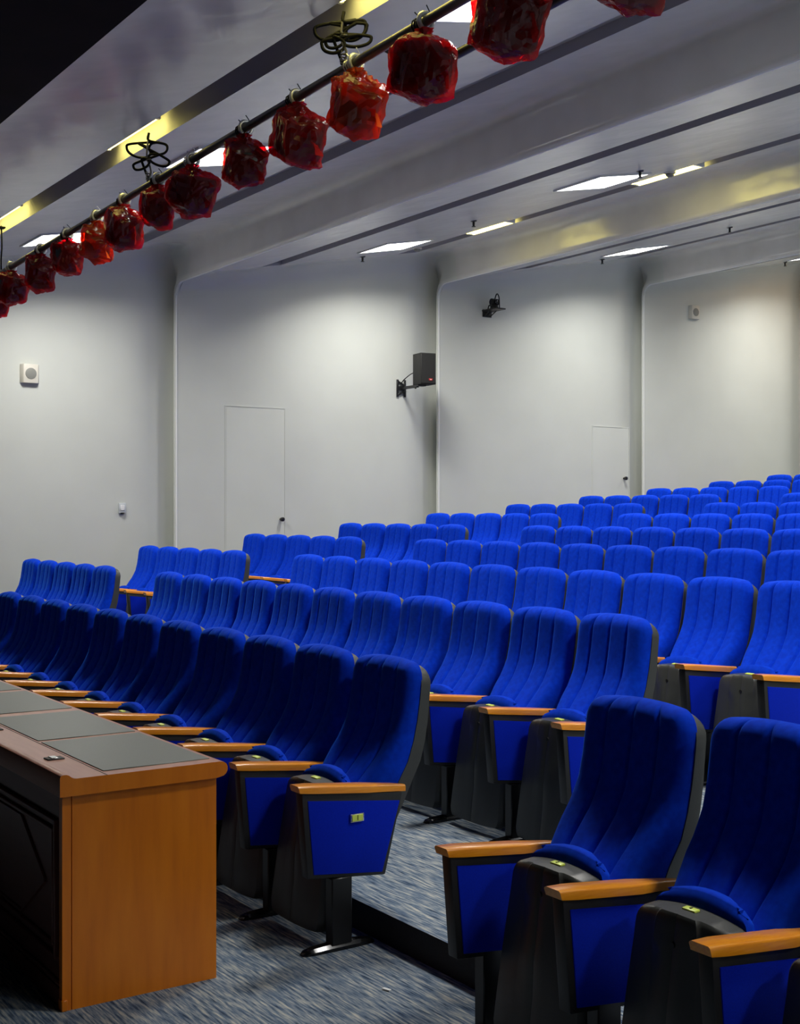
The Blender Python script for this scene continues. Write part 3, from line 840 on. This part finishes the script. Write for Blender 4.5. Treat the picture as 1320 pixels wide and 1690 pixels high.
def coil(name, label, u, rad, loops, seed):
    rnd = random.Random(seed); zc = ceil_z(PV); zp = pipe_z(u)
    t = thing(name, label, 'cable', (PV, u, zp), 'cable coils over the pipe')
    h = zc - zp; P = [(.0, .02, .036), (.01, .04, .06)]; D = Vector((.83, -.56, 0))
    for k in range(loops):
        d = 1 if k % 2 else -1; rr = rad * rnd.uniform(.6, 1.05); z0 = h * .42 + (h * .40) * (k + .5) / loops; tl = rnd.uniform(-.35, .35); hh = rnd.uniform(.028, .055)
        for a in range(8):
            q = a / 8 * 2 * math.pi + math.pi / 2
            lat = d * (rr * .55 + rr * .6 * math.cos(q)) ; zz = hh * math.sin(q) + tl * lat
            p = D * lat; P.append((p.x + .004 * k, p.y + .004 * k, min(h - .012, z0 + zz)))
    P += [(0, 0, h - .03), (0, 0, h + .02)]
    bm = bmesh.new(); add_tube(bm, spline(P, 6), .0085, 8); bmobj('cable', bm, M_cable, t, 60)
    bm = bmesh.new(); add_tube(bm, spline([(0, 0, .034), (.01, -.01, h * .3), (-.01, .01, h * .6), (0, 0, h + .01)], 6), .007, 6)
    for zz in (.034, .065, .16): add_tube(bm, [(.018 * math.cos(a * .9), .018 * math.sin(a * .9), zz + .002 * a) for a in range(12)], .004, 5)
    bmobj('tie_cord', bm, M_pipe, t, 60)
coil('cable_coil', 'large black cable coil knotted between pipe and ceiling by the orange wrapped lamp', 5.50, .135, 6, 3)
coil('cable_coil', 'small bow shaped black cable coil between pipe and ceiling near the yellow slot tube', 7.98, .125, 4, 8)
bm = bmesh.new(); u = 11.25
add_tube(bm, spline([(0, 0, .026), (.0, .004, .12), (.004, -.004, .24), (0, 0, ceil_z(PV) - pipe_z(u) + .01)], 4), .007, 6)
add_box(bm, (0, 0, ceil_z(PV) - pipe_z(u) - .006), (.06, .06, .016), .004, 1)
o = bmobj('hanging_wire', bm, M_cable); o.location = (PV, u, pipe_z(u)); tag(o, 'thin straight wire from ceiling to pipe at the left photo edge', 'wire')

# ------------------------------------------------------------------ things on the side wall
def wall_speaker(v, z, label):
    u = wall_u(v)
    t = thing('wall_speaker', label, 'speaker', (v, u, z), 'cream box speakers on the side wall')
    bm = bmesh.new(); add_prism(bm, [(.105, 0), (-.105, 0), (-.078, -.055), (.078, -.055)], 'z', -.1, .1, .006, 2); bmobj('cabinet', bm, M_wspk, t, 40)
    bm = bmesh.new(); add_tube(bm, [(0, -.050, 0), (0, -.058, 0), (0, -.061, 0)], [.06, .06, .05], 24); bmobj('grille', bm, M_grille, t, 40)
wall_speaker(4.32, 3.10, 'cream square box speaker on the wall left of the first pilaster edge')
wall_speaker(14.35, 4.62, 'cream square box speaker high on the rearmost wall bay')
u = wall_u(5.36); t = thing('wall_switch', 'small pale grey switch box low on the wall left of the pilaster edge', 'switch', (5.35, u, 1.675))
bm = bmesh.new(); add_box(bm, (0, -.012, .0), (.082, .03, .115), .006, 2); bmobj('switch_box', bm, M_switch, t, 40)
bm = bmesh.new(); add_box(bm, (0, -.03, .005), (.045, .008, .06), .003, 1); bmobj('rocker', bm, M_white, t, 40)
bm = bmesh.new(); add_tube(bm, [(0, -.012, -.05), (0, -.012, -.066)], [.03, .018], 12); bmobj('cable_gland', bm, M_metal, t, 40)

# black loudspeaker on its bracket
sv = 9.07; u = wall_u(sv) - .006; t = thing('loudspeaker', 'black loudspeaker on a wall bracket beside the second pilaster edge', 'loudspeaker', (sv, u, 3.20))
bm = bmesh.new()
for dv in (-.055, .055): add_box(bm, (dv, -.008, 0), (.03, .016, .22), .003, 1)
add_box(bm, (0, -.012, .06), (.12, .012, .025), .002, 1, rot=Matrix.Rotation(R(25), 3, 'Y')); add_box(bm, (0, -.012, -.06), (.12, .012, .025), .002, 1, rot=Matrix.Rotation(R(-25), 3, 'Y'))
add_box(bm, (0, -.014, 0), (.10, .014, .06), .002, 1); bmobj('wall_plate', bm, M_metal, t, 40)
bm = bmesh.new(); add_box(bm, (0, -.20, 0), (.035, .37, .035), .004, 1); add_tube(bm, [(0, -.33, -.03), (0, -.33, .02)], .012, 8); add_box(bm, (.02, -.40, .005), (.12, .10, .02), .003, 1)
bmobj('bracket_arm', bm, M_metal, t, 40)
bm = bmesh.new(); add_tube(bm, spline([(.0, -.02, .07), (-.02, -.10, .10), (.0, -.22, .16), (.02, -.30, .18)], 6), .006, 6); bmobj('signal_cable', bm, M_cable, t, 60)
rot = Matrix.Rotation(R(-8), 3, 'Z')
bm = bmesh.new(); add_box(bm, (.055, -.44, .205), (.21, .22, .385), .006, 2, rot=rot); cb = bmobj('cabinet', bm, M_lspk, t, 40)
bm = bmesh.new(); add_box(bm, Vector((.055, -.44, .205)) + rot @ Vector((0, -.112, 0)), (.195, .008, .365), .003, 1, rot=rot); gr = bmobj('grille', bm, M_lspk, t, 40)
bm = bmesh.new(); add_box(bm, Vector((.055, -.44, .205)) + rot @ Vector((.03, -.118, -.135)), (.05, .006, .028), .002, 1, rot=rot); bg = bmobj('badge', bm, M_red, gr, 40)
bm = bmesh.new(); add_box(bm, Vector((.055, -.44, .205)) + rot @ Vector((.03, -.122, -.137)), (.02, .003, .008), 0, rot=rot); bmobj('badge_mark', bm, M_white, gr)

# small camera on a wall shelf
cv = 10.45; u = wall_u(cv); t = thing('wall_camera', 'small black camera with looped cable on a wall shelf right of the loudspeaker', 'camera', (cv, u, 4.30))
bm = bmesh.new(); add_box(bm, (0, -.15, 0), (.17, .30, .018), .004, 1); add_box(bm, (0, -.006, -.03), (.15, .012, .10), .003, 1)
add_tube(bm, [(-.05, -.01, -.07), (-.05, -.14, -.008)], .008, 6); add_tube(bm, [(.05, -.01, -.07), (.05, -.14, -.008)], .008, 6); bmobj('shelf', bm, M_metal, t, 40)
bm = bmesh.new(); add_tube(bm, [(0, -.16, .008), (0, -.16, .05), (0, -.16, .06)], [.055, .05, .04], 18)
add_tube(bm, [(-.05, -.16, .10), (.05, -.16, .10)], .045, 16); bmobj('camera_body', bm, M_lspk, t, 40)
bm = bmesh.new(); add_tube(bm, [(0, -.19, .10), (0, -.215, .10), (0, -.22, .10)], [.03, .03, .022], 14); bmobj('lens', bm, M_foot, t, 40)
bm = bmesh.new(); add_tube(bm, spline([(.02, -.12, .06), (.02, -.16, .17), (.0, -.22, .20), (.0, -.26, .15), (.0, -.27, .01)], 6), .008, 6)
add_tube(bm, spline([(0, -.02, .012), (0, -.05, .07), (.0, -.10, .05)], 6), .008, 6); bmobj('camera_cable', bm, M_cable, t, 60)
